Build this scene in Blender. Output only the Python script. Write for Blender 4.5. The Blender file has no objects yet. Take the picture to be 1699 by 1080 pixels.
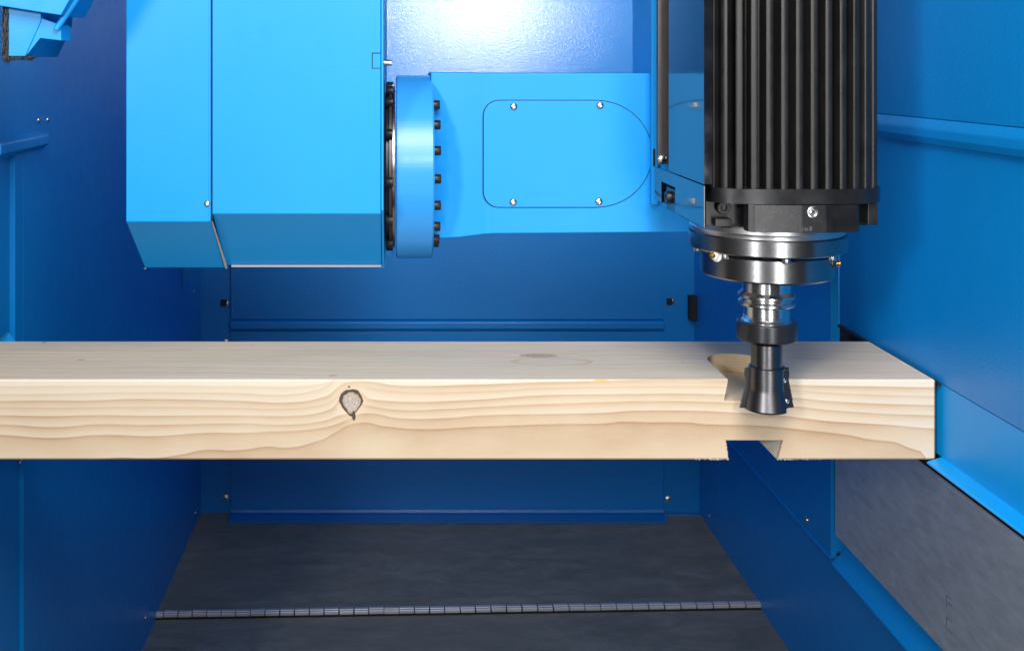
import bpy, bmesh, math, random
from mathutils import Vector, Matrix, noise
random.seed(4)
R = math.radians
S = bpy.context.scene
C = S.collection
# ------------------------------------------------------------------ camera, world, lights
F = 1900.0            # focal length in photo pixels, optical axis meets the photo at (660,110): a shifted view camera
def XP(px, Y): return (px - 660.0) * Y / F
def ZP(py, Y): return -(py - 110.0) * Y / F
cam = bpy.data.cameras.new('camera'); co = bpy.data.objects.new('camera', cam); C.objects.link(co)
co.location = (0, 0, 0); co.rotation_euler = (R(90), 0, 0)
cam.sensor_width = 36; cam.lens = F / 1699 * 36
cam.shift_x = (849.5 - 660) / 1699; cam.shift_y = -(540 - 110) / 1699
cam.clip_start = 0.05; cam.clip_end = 60
S.camera = co
W = bpy.data.worlds.new('World'); S.world = W; W.use_nodes = True
bg = W.node_tree.nodes['Background']; bg.inputs[0].default_value = (0.92, 0.95, 1.0, 1); bg.inputs[1].default_value = 0.03
S.view_settings.view_transform = 'Standard'; S.view_settings.look = 'None'; S.view_settings.exposure = -0.08
def area(name, loc, target, size, power, col=(1, 1, 1), sy=None, spread=180):
    l = bpy.data.lights.new(name, 'AREA'); l.energy = power; l.color = col
    l.shape = 'RECTANGLE'; l.size = size; l.size_y = sy or size; l.spread = R(spread)
    o = bpy.data.objects.new(name, l); C.objects.link(o); o.location = loc
    o.rotation_euler = (Vector(target) - Vector(loc)).to_track_quat('-Z', 'Y').to_euler()
    return o
area('studio_key_lamp', (-1.75, -1.60, 0.72), (0.2, 1.8, -0.3), 0.50, 70, (1, 0.98, 0.96))
area('studio_side_lamp', (0.35, -1.0, 0.50), (0.2, 2.6, -0.7), 0.20, 22, (1, 0.98, 0.97))
area('overhead_lamp', (0.18, 0.15, 1.20), (0.1, 1.85, -0.4), 1.0, 66, (1, 0.96, 0.90))
area('ring_highlight_strip', (-0.28, 0.45, -0.62), (0.53, 1.7, -0.45), 0.08, 1.9, (1, 1, 1), 0.9, 120)  # narrow strip light added low to put bright highlights on the steel rings
area('ring_highlight_strip', (0.60, 0.40, -0.62), (0.53, 1.7, -0.45), 0.17, 2.8, (1, 1, 1), 0.9, 120)  # second added strip, for the broader highlight on the steel
area('cabin_lamp', (0.43, 2.30, 0.37), (0.30, 4.09, 0.40), 0.19, 15, (1, 0.98, 0.95), 0.12, 90)

# ------------------------------------------------------------------ node helper
class NT:
    def __init__(s, name):
        s.m = bpy.data.materials.new(name); s.m.use_nodes = True
        s.t = s.m.node_tree; s.b = s.t.nodes['Principled BSDF']
    def n(s, ty, **kw):
        x = s.t.nodes.new(ty)
        for k, v in kw.items(): setattr(x, k, v)
        return x
    def put(s, inp, v):
        if isinstance(v, bpy.types.NodeSocket): s.t.links.new(v, inp)
        elif isinstance(v, (tuple, list)) and len(v) == 3 and inp.type == 'RGBA': inp.default_value = (*v, 1)
        else: inp.default_value = v
    def math(s, op, a, b=None, c=None, clamp=False):
        x = s.n('ShaderNodeMath', operation=op); x.use_clamp = clamp
        s.put(x.inputs[0], a)
        if b is not None: s.put(x.inputs[1], b)
        if c is not None: s.put(x.inputs[2], c)
        return x.outputs[0]
    def obj(s): return s.n('ShaderNodeTexCoord').outputs['Object']
    def pos(s): return s.n('ShaderNodeNewGeometry').outputs['Position']
    def mapv(s, v, scale=(1, 1, 1), loc=(0, 0, 0), rot=(0, 0, 0)):
        x = s.n('ShaderNodeMapping'); s.put(x.inputs[0], v); x.inputs['Scale'].default_value = scale
        x.inputs['Location'].default_value = loc; x.inputs['Rotation'].default_value = rot
        return x.outputs[0]
    def noise(s, v, scale, detail=2, rough=.5, dist=0):
        x = s.n('ShaderNodeTexNoise'); s.put(x.inputs['Vector'], v); x.inputs['Scale'].default_value = scale
        x.inputs['Detail'].default_value = detail; x.inputs['Roughness'].default_value = rough; x.inputs['Distortion'].default_value = dist
        return x.outputs[0]
    def ramp(s, f, stops):
        x = s.n('ShaderNodeValToRGB'); s.put(x.inputs[0], f)
        e = x.color_ramp.elements
        while len(e) < len(stops): e.new(0.5)
        for q, (p, c) in zip(e, stops):
            q.position = p; q.color = (*c, 1) if isinstance(c, (tuple, list)) else (c, c, c, 1)
        return x.outputs[0]
    def mr(s, v, a, b, c=0.0, d=1.0, smooth=False):
        x = s.n('ShaderNodeMapRange'); x.clamp = True
        if smooth: x.interpolation_type = 'SMOOTHSTEP'
        s.put(x.inputs[0], v)
        for i, q in enumerate((a, b, c, d)): s.put(x.inputs[i + 1], q)
        return x.outputs[0]
    def mix(s, f, a, b, mode='MIX'):
        x = s.n('ShaderNodeMix', data_type='RGBA', blend_type=mode)
        s.put(x.inputs[0], f); s.put(x.inputs[6], a); s.put(x.inputs[7], b)
        return x.outputs[2]
    def bump(s, h, strength, dist=0.001, nrm=None):
        x = s.n('ShaderNodeBump'); s.put(x.inputs['Height'], h); x.inputs['Strength'].default_value = strength
        x.inputs['Distance'].default_value = dist
        if nrm is not None: s.put(x.inputs['Normal'], nrm)
        return x.outputs[0]
    def set(s, **kw):
        nm = dict(base='Base Color', metal='Metallic', rough='Roughness', normal='Normal', spec='Specular IOR Level',
                  coat='Coat Weight', coatr='Coat Roughness', ior='IOR', aniso='Anisotropic')
        for k, v in kw.items(): s.put(s.b.inputs[nm[k]], v)
        return s.m
    def sep(s, v):
        x = s.n('ShaderNodeSeparateXYZ'); s.put(x.inputs[0], v); return x.outputs

def paint(name, base, rough=.38, scale=260, strength=.35, dist=.0006, grime=.12, rv=.06):
    t = NT(name); p = t.pos()
    a = t.noise(p, scale, 2, .6); 
    big = t.noise(p, 3.1, 4, .6)
    col = t.mix(t.mr(big, .3, .75, 0, grime), base, tuple(c * .72 for c in base))
    nb = t.bump(a, strength, dist)
    fine = t.noise(t.mapv(p, (1, 1, 1)), 30, 3, .6)
    return t.set(base=col, spec=.5 if 'coarse' in name else .36, rough=t.mr(fine, .2, .8, rough - rv, rough + rv), normal=nb)
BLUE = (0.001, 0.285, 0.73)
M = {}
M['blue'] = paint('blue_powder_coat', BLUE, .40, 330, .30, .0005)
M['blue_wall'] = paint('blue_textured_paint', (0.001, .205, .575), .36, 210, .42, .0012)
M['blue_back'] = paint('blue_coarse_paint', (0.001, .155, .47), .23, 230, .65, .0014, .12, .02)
M['blue_arm'] = paint('blue_arm_paint', (0.001, .28, .76), .42, 420, .35, .0005, .06)
def lathe_paint():
    t = NT('blue_turned_paint'); p = t.pos()
    ln = t.noise(t.mapv(p, (6, 260, 260)), 1, 3, .6)
    l2 = t.noise(t.mapv(p, (1, 40, 40)), 1, 2, .5)
    return t.set(base=(0.030, .29, .74), rough=t.mr(l2, .3, .7, .24, .38), metal=0, normal=t.bump(ln, .25, .0006))
M['blue_disc'] = lathe_paint()
def steel(name, base, rough, metal=1.0, sc=(30, 30, 30), var=.12, bump=.1, smear=False):
    t = NT(name); p = t.pos()
    a = t.noise(t.mapv(p, sc), 1, 5, .65)
    b = t.noise(p, 9, 5, .65, .6)
    col = t.mix(t.mr(a, .3, .7), base, tuple(c * .70 for c in base))
    col = t.mix(t.mr(b, .45, .75, 0, .25 if name == 'rolled_steel_plate' else .6), col, tuple(c * .6 for c in base))
    if name == 'rolled_steel_plate':
        for k_, (sc_, rx, th) in enumerate((((1, 5, 90), .5, .70), ((1, 60, 8), .2, .71), ((1, 12, 40), -.9, .72))):
            q_ = t.noise(t.mapv(p, sc_, loc=(0, k_ * 2.0, 0), rot=(rx, 0, 0)), 1, 3, .6, .5)
            col = t.mix(t.math('MULTIPLY', t.mr(q_, th, th + .06), .6), col, (.10, .10, .11) if k_ else (.75, .75, .75))
    return t.set(base=col, metal=metal, rough=t.mr(b, .25, .75, rough - var, rough + var), normal=t.bump(a, bump, .0006))
M['steel_plate'] = steel('rolled_steel_plate', (.53, .585, .64), .40, .35, (60, 14, 60), .04, .04)
M['chrome'] = steel('polished_steel', (.80, .80, .82), .22, 1, (300, 300, 900), .03, .03)
M['ring_steel'] = steel('ground_steel_ring', (.70, .70, .72), .33, 1, (200, 200, 900), .04, .04)
M['blued'] = steel('blackened_steel_ring', (.34, .345, .36), .26, 1, (100, 100, 1400), .04, .05)
M['nut'] = steel('black_oxide_nut', (.050, .052, .060), .30, .7, (80, 80, 700), .05, .04)
M['cutter'] = steel('dark_tool_steel', (.14, .14, .15), .33, 1, (90, 90, 1500), .05, .08)
M['bolt_black'] = steel('black_oxide_bolt', (.018, .018, .02), .38, .3, (200, 200, 200), .06, .05)
M['bolt_zinc'] = steel('zinc_bolt', (.62, .63, .62), .28, 1, (300, 300, 300), .06, .05)
M['bolt_brass'] = steel('brass_fitting', (.75, .48, .14), .25, 1, (300, 300, 300), .06, .05)
M['greysteel'] = steel('brown_grey_steel', (.11, .10, .098), .45, .7, (200, 200, 30), .08, .1)
M['knuckle'] = steel('hinge_steel', (.58, .58, .60), .45, .4, (300, 300, 300), .08, .2)
def black_cast(name, base, rough, sc, st, coat=0):
    t = NT(name); p = t.pos()
    a = t.noise(p, sc, 3, .7); b = t.noise(p, 30, 4, .6)
    fl = t.mr(t.noise(p, 900, 1, .5), .70, .78)
    col = t.mix(t.mr(b, .3, .7), base, tuple(c * 1.7 for c in base))
    col = t.mix(t.math('MULTIPLY', fl, .18), col, (.2, .19, .18))
    return t.set(base=col, rough=t.mr(b, .3, .7, rough - .06, rough + .08), normal=t.bump(a, st, .0005), coat=coat, coatr=.08)
M['black_fin'] = black_cast('black_cast_aluminium', (.0055, .0056, .006), .36, 700, .5)
M['black_block'] = black_cast('black_anodised_block', (.0045, .005, .0065), .30, 500, .15)
M['black_gloss'] = black_cast('glossy_black_plate', (.004, .005, .008),   .10, 60, .01, .25)
M['dark'] = NT('dark_gap').set(base=(.004, .004, .006), rough=.8)
M['sealant'] = NT('grey_sealant').set(base=(.42, .40, .38), rough=.5)
M['white_plastic'] = NT('white_nylon').set(base=(.72, .70, .66), rough=.4)

def floor_mat():
    t = NT('mill_scale_floor_steel'); p = t.pos()
    a = t.noise(t.mapv(p, (7, 16, 7)), 1, 6, .7, .8)
    b = t.noise(t.mapv(p, (2.2, 3.0, 2), rot=(0, 0, .5)), 1, 3, .6)
    g = t.noise(t.mapv(p, (90, 340, 90)), 1, 3, .6)
    col = t.ramp(a, [(.25, (.11, .108, .09)), (.5, (.19, .186, .155)), (.72, (.28, .272, .23))])
    for k_, (sx, sy, rz, th, amt) in enumerate(((3, 160, .35, .70, .35), (2.5, 190, -1.1, .72, .30), (5, 90, 1.9, .73, .3))):
        sc_ = t.noise(t.mapv(p, (sx, sy, 1), loc=(k_ * 3.1, 0, 0), rot=(0, 0, rz)), 1, 2, .5)
        msk = t.mr(t.noise(t.mapv(p, (3, 3, 1), loc=(k_, 1, 0)), 1, 2, .5), .5, .62)
        col = t.mix(t.math('MULTIPLY', t.math('MULTIPLY', t.mr(sc_, th, th + .05), msk), amt), col, (.45, .45, .44))
    rust = t.math('MULTIPLY', t.mr(t.noise(t.mapv(p, (14, 30, 10)), 1, 5, .7), .60, .75), t.mr(b, .45, .65))
    col = t.mix(t.math('MULTIPLY', rust, .5), col, (.12, .06, .035))
    col = t.mix(t.mr(b, .35, .7, 0, .5), col, (.16, .155, .12))
    return t.set(base=col, metal=0, spec=.35, rough=t.mr(a, .3, .7, .42, .6), normal=t.bump(g, .15, .0006))
M['floor'] = floor_mat()

# ------------------------------------------------------------------ wood
Z4 = 4.045
def conv(x0, y0, pts): return [(x0 + x / Z4, y0 + y / Z4) for x, y in pts]
lines = []   # growth ring lines traced on the front face (photo pixels), amplitude, fade width
def line(a, w, *segs):
    pts = []
    for s in segs: pts += s
    lines.append((a, w, pts))
g1 = lambda *p: conv(0, 540, p); g2 = lambda *p: conv(400, 540, p); g3 = lambda *p: conv(800, 540, p); g4 = lambda *p: conv(1160, 560, p)
line(.30, .10, g1((0, 410), (900, 405), (1600, 410)), g2((400, 410), (600, 380), (700, 300)))
line(.40, .10, g1((0, 462), (400, 460), (800, 450), (1600, 456)), g2((300, 465), (480, 440), (600, 392), (680, 330)))
line(.72, .13, g1((0, 508), (250, 505), (600, 505), (900, 495), (1600, 508)), g2((330, 518), (560, 480), (650, 415), (700, 388), (760, 378), (850, 378), (1050, 405), (1600, 396)), g3((500, 380), (1640, 370)), g4((620, 318), (900, 325), (1590, 335)))
line(.55, .12, g1((0, 550), (400, 552), (800, 545), (1600, 552)), g2((300, 560), (450, 548), (560, 525), (640, 480), (720, 405), (790, 395), (860, 415), (1100, 445), (1600, 440)), g3((450, 418), (1000, 408), (1640, 410)), g4((620, 350), (900, 372), (1590, 395)))
line(.75, .14, g1((0, 605), (350, 610), (620, 603), (1000, 607), (1600, 604)), g2((380, 605), (580, 570), (660, 500), (730, 435), (790, 440), (860, 495), (1150, 515), (1600, 497)), g3((400, 470), (900, 462), (1300, 458), (1640, 465)), g4((620, 405), (900, 430), (1590, 455)))
line(.75, .15, g1((0, 665), (380, 683), (650, 663), (1000, 668), (1600, 657)), g2((350, 665), (560, 640), (660, 604), (760, 585), (800, 530), (860, 540), (1080, 568), (1400, 560), (1600, 548)), g3((500, 525), (900, 512), (1200, 508), (1650, 518)), g4((600, 460), (900, 490), (1590, 525)))
line(.85, .42, g1((0, 735), (350, 755), (700, 735), (1000, 742), (1450, 720), (1600, 722)), g2((200, 712), (400, 705), (560, 685), (700, 640), (750, 618), (830, 590), (1080, 625), (1400, 622), (1600, 606)), g3((500, 595), (850, 585), (1000, 575), (1300, 572), (1699, 585)), g4((500, 520), (850, 560), (1300, 590), (1590, 612)))
line(1.0, .85, g1((0, 960), (560, 920), (780, 889), (1000, 893), (1200, 870), (1390, 835), (1560, 838)), g2((0, 835), (220, 812), (270, 820), (500, 780), (640, 715), (770, 657), (830, 652), (950, 675), (1200, 695), (1600, 680)), g3((500, 662), (850, 655), (920, 647), (1100, 650), (1400, 652)), g4((0, 578), (400, 592), (700, 620), (1000, 655), (1150, 685), (1300, 700), (1400, 738), (1500, 770), (1530, 850), (1590, 900)))
line(.55, .05, g2((0, 1050), (1500, 1000)), g3((20, 890), (200, 835), (400, 808), (800, 790), (1200, 775), (1600, 803)), g4((170, 716), (500, 745), (800, 800), (1000, 850), (1590, 950)))

def wood():
    t = NT('planed_spruce'); o = t.obj(); X, Y, Z = t.sep(o)
    nz = t.noise(t.mapv(o, (6, 40, 40)), 1, 3, .55)
    warp = t.math('MULTIPLY', t.math('SUBTRACT', nz, .5), .018)
    u = t.math('MULTIPLY', t.math('ADD', X, .70), 1 / 1.55)
    v = t.math('ADD', t.math('SUBTRACT', 1.0, t.math('MULTIPLY', Z, 1 / .12)), warp)
    def curve(pts):
        n = t.n('ShaderNodeFloatCurve'); mp = n.mapping; mp.use_clip = False; cv = mp.curves[0]
        q = sorted(((XP(px, 1.714) + .70) / 1.55, ((py - 630) / 133 + .5) / 2) for px, py in pts)
        q = [a for a in q if 0.004 < a[0] < .996]; q = [(0, q[0][1])] + q + [(1, q[-1][1])]
        cv.points[0].location = q[0]; cv.points[1].location = q[-1]
        for a in q[1:-1]: cv.points.new(*a)
        mp.update(); t.put(n.inputs['Value'], u)
        return t.math('SUBTRACT', t.math('MULTIPLY', n.outputs[0], 2.0), .5)
    s = None
    for a, w, pts in lines:
        d = t.math('SUBTRACT', v, curve(pts))
        up = t.mr(d, -.014, .006, 0, 1, True)
        dd = t.math('MAXIMUM', d, 0.0)
        e = t.math('POWER', 2.718, t.math('MULTIPLY', dd, -1 / w))
        e2 = t.math('POWER', 2.718, t.math('MULTIPLY', dd, -1 / .022))
        e = t.math('ADD', t.math('MULTIPLY', e, .62), t.math('MULTIPLY', e2, .38))
        e = t.math('MULTIPLY', t.math('MULTIPLY', e, a), up)
        s = e if s is None else t.math('MAXIMUM', s, e)
    fib = t.noise(t.mapv(o, (22, 700, 900)), 1, 4, .7)
    fib2 = t.noise(t.mapv(o, (240, 500, 1400)), 1, 2, .6)
    blot = t.noise(t.mapv(o, (5, 12, 12)), 1, 3, .6)
    s = t.math('MULTIPLY', s, t.mr(blot, .25, .75, .62, 1.15))
    s = t.math('ADD', s, t.math('MULTIPLY', t.math('SUBTRACT', fib, .5), .24))
    front = t.ramp(s, [(0.0, (.60, .55, .465)), (.13, (.565, .497, .402)), (.36, (.50, .395, .282)), (.82, (.34, .22, .13))])
    front = t.mix(t.math('MULTIPLY', t.mr(fib2, .54, .68), .34), front, (.56, .42, .29))
    def ell(cx, cz, rx, rz, yc=Z, amp=.15, sc=160):
        nn = t.math('MULTIPLY', t.math('SUBTRACT', t.noise(o, sc, 2, .6), .5), amp * 2)
        dx = t.math('DIVIDE', t.math('SUBTRACT', X, cx), rx); dz = t.math('DIVIDE', t.math('SUBTRACT', yc, cz), rz)
        return t.math('ADD', t.math('SQRT', t.math('ADD', t.math('MULTIPLY', dx, dx), t.math('MULTIPLY', dz, dz))), nn)
    kz = lambda py: (763 - py) * .12 / 133
    # greenish stain near the bottom middle, tan halo round the knot
    st = t.mr(ell(XP(630, 1.714), kz(742), .055, .032, amp=.3, sc=60), .1, 1.1, .26, 0, True)
    front = t.mix(st, front, (.58, .56, .38))
    kx_, kz_ = XP(583, 1.714), kz(668)
    pinch = t.mr(Z, kz_ - .022, kz_ + .004, 1.75, 1.0, True)
    nn = t.math('MULTIPLY', t.math('SUBTRACT', t.noise(o, 110, 2, .6), .5), .34)
    dx = t.math('MULTIPLY', t.math('DIVIDE', t.math('SUBTRACT', X, kx_), .0172), pinch)
    dz = t.math('DIVIDE', t.math('SUBTRACT', Z, kz_), .0195)
    kd = t.math('ADD', t.math('SQRT', t.math('ADD', t.math('MULTIPLY', dx, dx), t.math('MULTIPLY', dz, dz))), nn)
    halo = t.mr(kd, .9, 2.4, .45, 0, True)
    front = t.mix(halo, front, (.60, .47, .33))
    knotcol = t.ramp(t.noise(o, 330, 4, .7), [(.3, (.20, .15, .11)), (.48, (.37, .33, .29)), (.7, (.54, .50, .45))])
    knotcol = t.mix(t.mr(kd, .55, .86, 0, .75), knotcol, (.34, .22, .13))
    front = t.mix(t.mr(kd, .86, .80), front, knotcol)
    # bark ring: wider at left and top
    ang = t.math('SUBTRACT', X, XP(583, 1.714))
    wd = t.math('ADD', t.mr(t.noise(o, 75, 2, .6), .3, .7, .05, .20), t.mr(ang, -.02, 0.0, .08, 0.0))
    ring = t.mr(t.math('ABSOLUTE', t.math('SUBTRACT', kd, .93)), t.math('MULTIPLY', wd, .6), wd, 1, 0)
    # tail crack below the knot
    tail = t.mr(ell(XP(587, 1.714), kz(690), .0032, .0085, amp=.2, sc=200), .7, 1.0, 1, 0)
    dot = t.mr(ell(XP(579, 1.714), kz(642), .0022, .0022), .6, 1.0, .8, 0)
    blk = t.math('MAXIMUM', t.math('MAXIMUM', ring, tail), dot)
    isf = t.mr(Y, .006, .008, 1, 0)
    blk = t.math('MULTIPLY', blk, isf)
    front = t.mix(t.math('MULTIPLY', blk, .94), front, (.035, .028, .026))
    front = t.mix(t.mr(ell(XP(998, 1.714), kz(630), .014, .0045, amp=.4, sc=200), .6, 1.0, .8, 0), front, (.62, .36, .10))
    # --- top face: fine lines along the beam, knots, resin
    def K(px, py):
        Yd = .469 * F / (py - 110.0); return (px - 660) * Yd / F, Yd - 1.714
    knots = [(K(893, 590), .034, .013), (K(552, 623), .008, .0035), (K(1133, 601), .004, .002), (K(134, 597), .008, .004), (K(417, 573), .004, .002)]
    yw = t.math('ADD', Y, t.math('MULTIPLY', t.math('SUBTRACT', t.noise(t.mapv(o, (2.4, 7, 7)), 1, 2, .5), .5), .055))
    kx, ky = knots[0][0]
    kdist = ell(kx, ky, .075, .026, yc=Y, amp=.05, sc=30)
    push = t.math('POWER', 2.718, t.math('MULTIPLY', t.math('MULTIPLY', kdist, kdist), -1.0))
    side = t.math('SIGN', t.math('SUBTRACT', Y, ky))
    yw = t.math('SUBTRACT', yw, t.math('MULTIPLY', t.math('MULTIPLY', push, .022), side))
    cx = t.n('ShaderNodeCombineXYZ'); t.put(cx.inputs[0], t.math('MULTIPLY', X, .9)); t.put(cx.inputs[1], t.math('MULTIPLY', yw, 120))
    band = t.noise(cx.outputs[0], 1.0, 2, .6)
    saw = t.math('FRACT', t.math('MULTIPLY', yw, 95))
    ringt = t.math('MULTIPLY', t.mr(saw, .30, 1.0, 0, .66), t.mr(band, .38, .60, .1, 1))
    fibt = t.noise(t.mapv(o, (14, 520, 10)), 1, 4, .7)
    ringt = t.math('ADD', ringt, t.math('MULTIPLY', t.math('SUBTRACT', fibt, .45), .9))
    top = t.ramp(ringt, [(0.0, (.63, .555, .45)), (.32, (.55, .465, .36)), (.85, (.33, .235, .155))])
    gry = t.mr(t.noise(t.mapv(o, (2.2, 10, 1)), 1, 3, .6), .42, .68, 0, .55)
    back = t.mr(Y, .05, .17, .2, 1)
    top = t.mix(t.math('MULTIPLY', gry, back), top, (.36, .37, .32))
    for (p, a, b) in knots:
        e = ell(p[0], p[1], a, b, yc=Y, amp=.25, sc=90)
        rr = t.math('FRACT', t.math('MULTIPLY', e, 3.2 if a > .02 else 1.6))
        kc = t.mix(t.mr(rr, .3, .9), (.42, .32, .23), (.27, .17, .11))
        top = t.mix(t.mr(e, .75, 1.05, .85, 0, True), top, kc)
    rx, ry = K(915, 600)
    e = ell(rx, ry, .06, .022, yc=Y, amp=.12, sc=40)
    top = t.mix(t.math('MULTIPLY', t.mr(t.math('ABSOLUTE', t.math('SUBTRACT', e, 1.0)), 0, .12, .7, 0), 1.0), top, (.48, .30, .13))
    # planer marks, fine slanted ripple
    wv = t.n('ShaderNodeTexWave', wave_type='BANDS', bands_direction='X'); t.put(wv.inputs[0], t.mapv(o, (1, .55, 1))); wv.inputs['Scale'].default_value = 55
    wv.inputs['Distortion'].default_value = .6
    mark = t.math('MULTIPLY', wv.outputs[1], t.mr(t.noise(t.mapv(o, (3, 14, 1)), 1, 2, .5), .45, .7))
    mk = t.mr(ell(XP(75, 1.95), .232, .004, .012, yc=Y, amp=.1), .7, 1.0, .55, 0)
    top = t.mix(mk, top, (.2, .18, .16))
    nrm = t.n('ShaderNodeNewGeometry').outputs['True Normal']; nx, ny, nzz = t.sep(nrm)
    up = t.math('MULTIPLY', t.mr(nzz, .85, .95), t.mr(Z, .110, .113))
    col = t.mix(up, front, top)
    # fresh cut surfaces inside the notches and the sawn end
    inner = t.math('MULTIPLY', t.mr(Y, .006, .008), t.mr(nzz, .85, .95, 1, 0))
    inner = t.math('MAXIMUM', inner, t.math('MULTIPLY', t.mr(nzz, .85, .95), t.mr(Z, .110, .113, 1, 0)))
    cw = t.n('ShaderNodeTexWave', wave_type='BANDS', bands_direction='Z'); t.put(cw.inputs[0], t.mapv(o, (.3, .5, 1))); cw.inputs['Scale'].default_value = 75
    cw.inputs['Distortion'].default_value = 1.0
    cutc0 = t.mix(t.mr(cw.outputs[1], .3, .9, 0, .55), (.66, .53, .37), (.47, .35, .22))
    w2 = t.n('ShaderNodeTexWave', wave_type='BANDS', bands_direction='Y'); t.put(w2.inputs[0], t.mapv(o, (.2, 1, .6))); w2.inputs['Scale'].default_value = 60
    w3 = t.n('ShaderNodeTexWave', wave_type='BANDS', bands_direction='Z'); t.put(w3.inputs[0], t.mapv(o, (.2, .15, 1))); w3.inputs['Scale'].default_value = 95
    hatch = t.math('MAXIMUM', t.math('MULTIPLY', w2.outputs[1], .6), w3.outputs[1])
    cutu = t.mix(t.mr(hatch, .4, .9), (.86, .81, .70), (.45, .40, .33))
    cutc = t.mix(t.mr(Z, .045, .05, 1, 0), cutc0, cutu)
    col = t.mix(inner, col, cutc)
    endx = t.mr(nx, .55, .75, 0, 1)
    col = t.mix(endx, col, (.26, .15, .08))
    h = t.math('ADD', t.math('MULTIPLY', fib, .6), t.math('MULTIPLY', mark, .5))
    h = t.math('SUBTRACT', h, t.math('MULTIPLY', blk, 3.0))
    return t.set(base=col, rough=.58, spec=.25, normal=t.bump(h, .22, .0008))
M['wood'] = wood()

# ------------------------------------------------------------------ mesh helpers
def wloc(o):
    v = Vector((0, 0, 0))
    while o is not None: v += o.location; o = o.parent
    return v
def sharpen(bm, ang=32):
    for f in bm.faces: f.smooth = True
    for e in bm.edges:
        if len(e.link_faces) != 2 or e.calc_face_angle(0) > R(ang): e.smooth = False
def link(name, bm, mat, parent=None, smooth=True, origin=None):
    bmesh.ops.recalc_face_normals(bm, faces=bm.faces)
    if smooth: sharpen(bm)
    off = Vector(origin) if origin is not None else (wloc(parent) if parent else None)
    me = bpy.data.meshes.new(name)
    if off is not None: bmesh.ops.translate(bm, verts=bm.verts, vec=-off)
    bm.to_mesh(me); bm.free(); me.materials.append(mat)
    o = bpy.data.objects.new(name, me); C.objects.link(o)
    if smooth:
        wn = o.modifiers.new('normals', 'WEIGHTED_NORMAL'); wn.keep_sharp = True; wn.weight = 90
    if parent: o.parent = parent
    if origin is not None: o.location = Vector(origin) - (wloc(parent) if parent else Vector((0, 0, 0)))
    return o
def thing(name, label, cat, loc, group=None):
    o = bpy.data.objects.new(name, None); C.objects.link(o); o.empty_display_size = .05
    o.location = loc; o['label'] = label; o['category'] = cat
    if group: o['group'] = group
    return o
def tag(o, label, cat, group=None):
    o['label'] = label; o['category'] = cat
    if group: o['group'] = group
    return o
def structure(name, loc=(0, 0, 0)):
    o = bpy.data.objects.new(name, None); C.objects.link(o); o.location = loc; o['kind'] = 'structure'; return o
def addbox(bm, x0, x1, y0, y1, z0, z1, bev=0, seg=2):
    b = bmesh.new(); bmesh.ops.create_cube(b, size=1)
    for v in b.verts: v.co = Vector(((x0 + x1) / 2 + v.co.x * (x1 - x0), (y0 + y1) / 2 + v.co.y * (y1 - y0), (z0 + z1) / 2 + v.co.z * (z1 - z0)))
    if bev: bmesh.ops.bevel(b, geom=b.edges[:], offset=bev, segments=seg, profile=.5, affect='EDGES', clamp_overlap=True)
    merge(bm, b)
def merge(bm, b):
    me = bpy.data.meshes.new('tmp'); b.to_mesh(me); b.free(); bm.from_mesh(me); bpy.data.meshes.remove(me)
def box(name, x0, x1, y0, y1, z0, z1, mat, parent=None, bev=.0012):
    bm = bmesh.new(); addbox(bm, x0, x1, y0, y1, z0, z1, bev); return link(name, bm, M[mat], parent)
def addprism(bm, pts, axis, a, b, bev=0, seg=2):
    """closed polygon pts in the plane normal to axis, extruded from a to b"""
    t = bmesh.new()
    def mk(p, q):
        if axis == 'x': return (q, p[0], p[1])
        if axis == 'y': return (p[0], q, p[1])
        return (p[0], p[1], q)
    A = [t.verts.new(mk(p, a)) for p in pts]; B = [t.verts.new(mk(p, b)) for p in pts]
    t.faces.new(A); t.faces.new(B[::-1]); n = len(pts)
    for i in range(n): t.faces.new((A[i], A[(i + 1) % n], B[(i + 1) % n], B[i]))
    bmesh.ops.recalc_face_normals(t, faces=t.faces)
    if bev: bmesh.ops.bevel(t, geom=t.edges[:], offset=bev, segments=seg, profile=.5, affect='EDGES', clamp_overlap=True)
    merge(bm, t)
def prism(name, pts, axis, a, b, mat, parent=None, bev=.001):
    bm = bmesh.new(); addprism(bm, pts, axis, a, b, bev); return link(name, bm, M[mat], parent)
def addlathe(bm, prof, c, axis='z', seg=96):
    """prof: list of (r, h) from one end to the other, closed with caps on the axis"""
    t = bmesh.new(); rings = []
    for r, h in prof:
        ring = []
        for i in range(seg):
            a = 2 * math.pi * i / seg; p, q = r * math.cos(a), r * math.sin(a)
            ring.append(t.verts.new((c[0] + h, c[1] + p, c[2] + q) if axis == 'x' else (c[0] + p, c[1] + h, c[2] + q) if axis == 'y' else (c[0] + p, c[1] + q, c[2] + h)))
        rings.append(ring)
    for A, B in zip(rings, rings[1:]):
        for i in range(seg): t.faces.new((A[i], A[(i + 1) % seg], B[(i + 1) % seg], B[i]))
    t.faces.new(rings[0][::-1]); t.faces.new(rings[-1])
    merge(bm, t)
def lathe(name, prof, c, mat, parent=None, axis='z', seg=96, origin=None):
    bm = bmesh.new(); addlathe(bm, prof, c, axis, seg); return link(name, bm, M[mat], parent, origin=origin)
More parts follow.
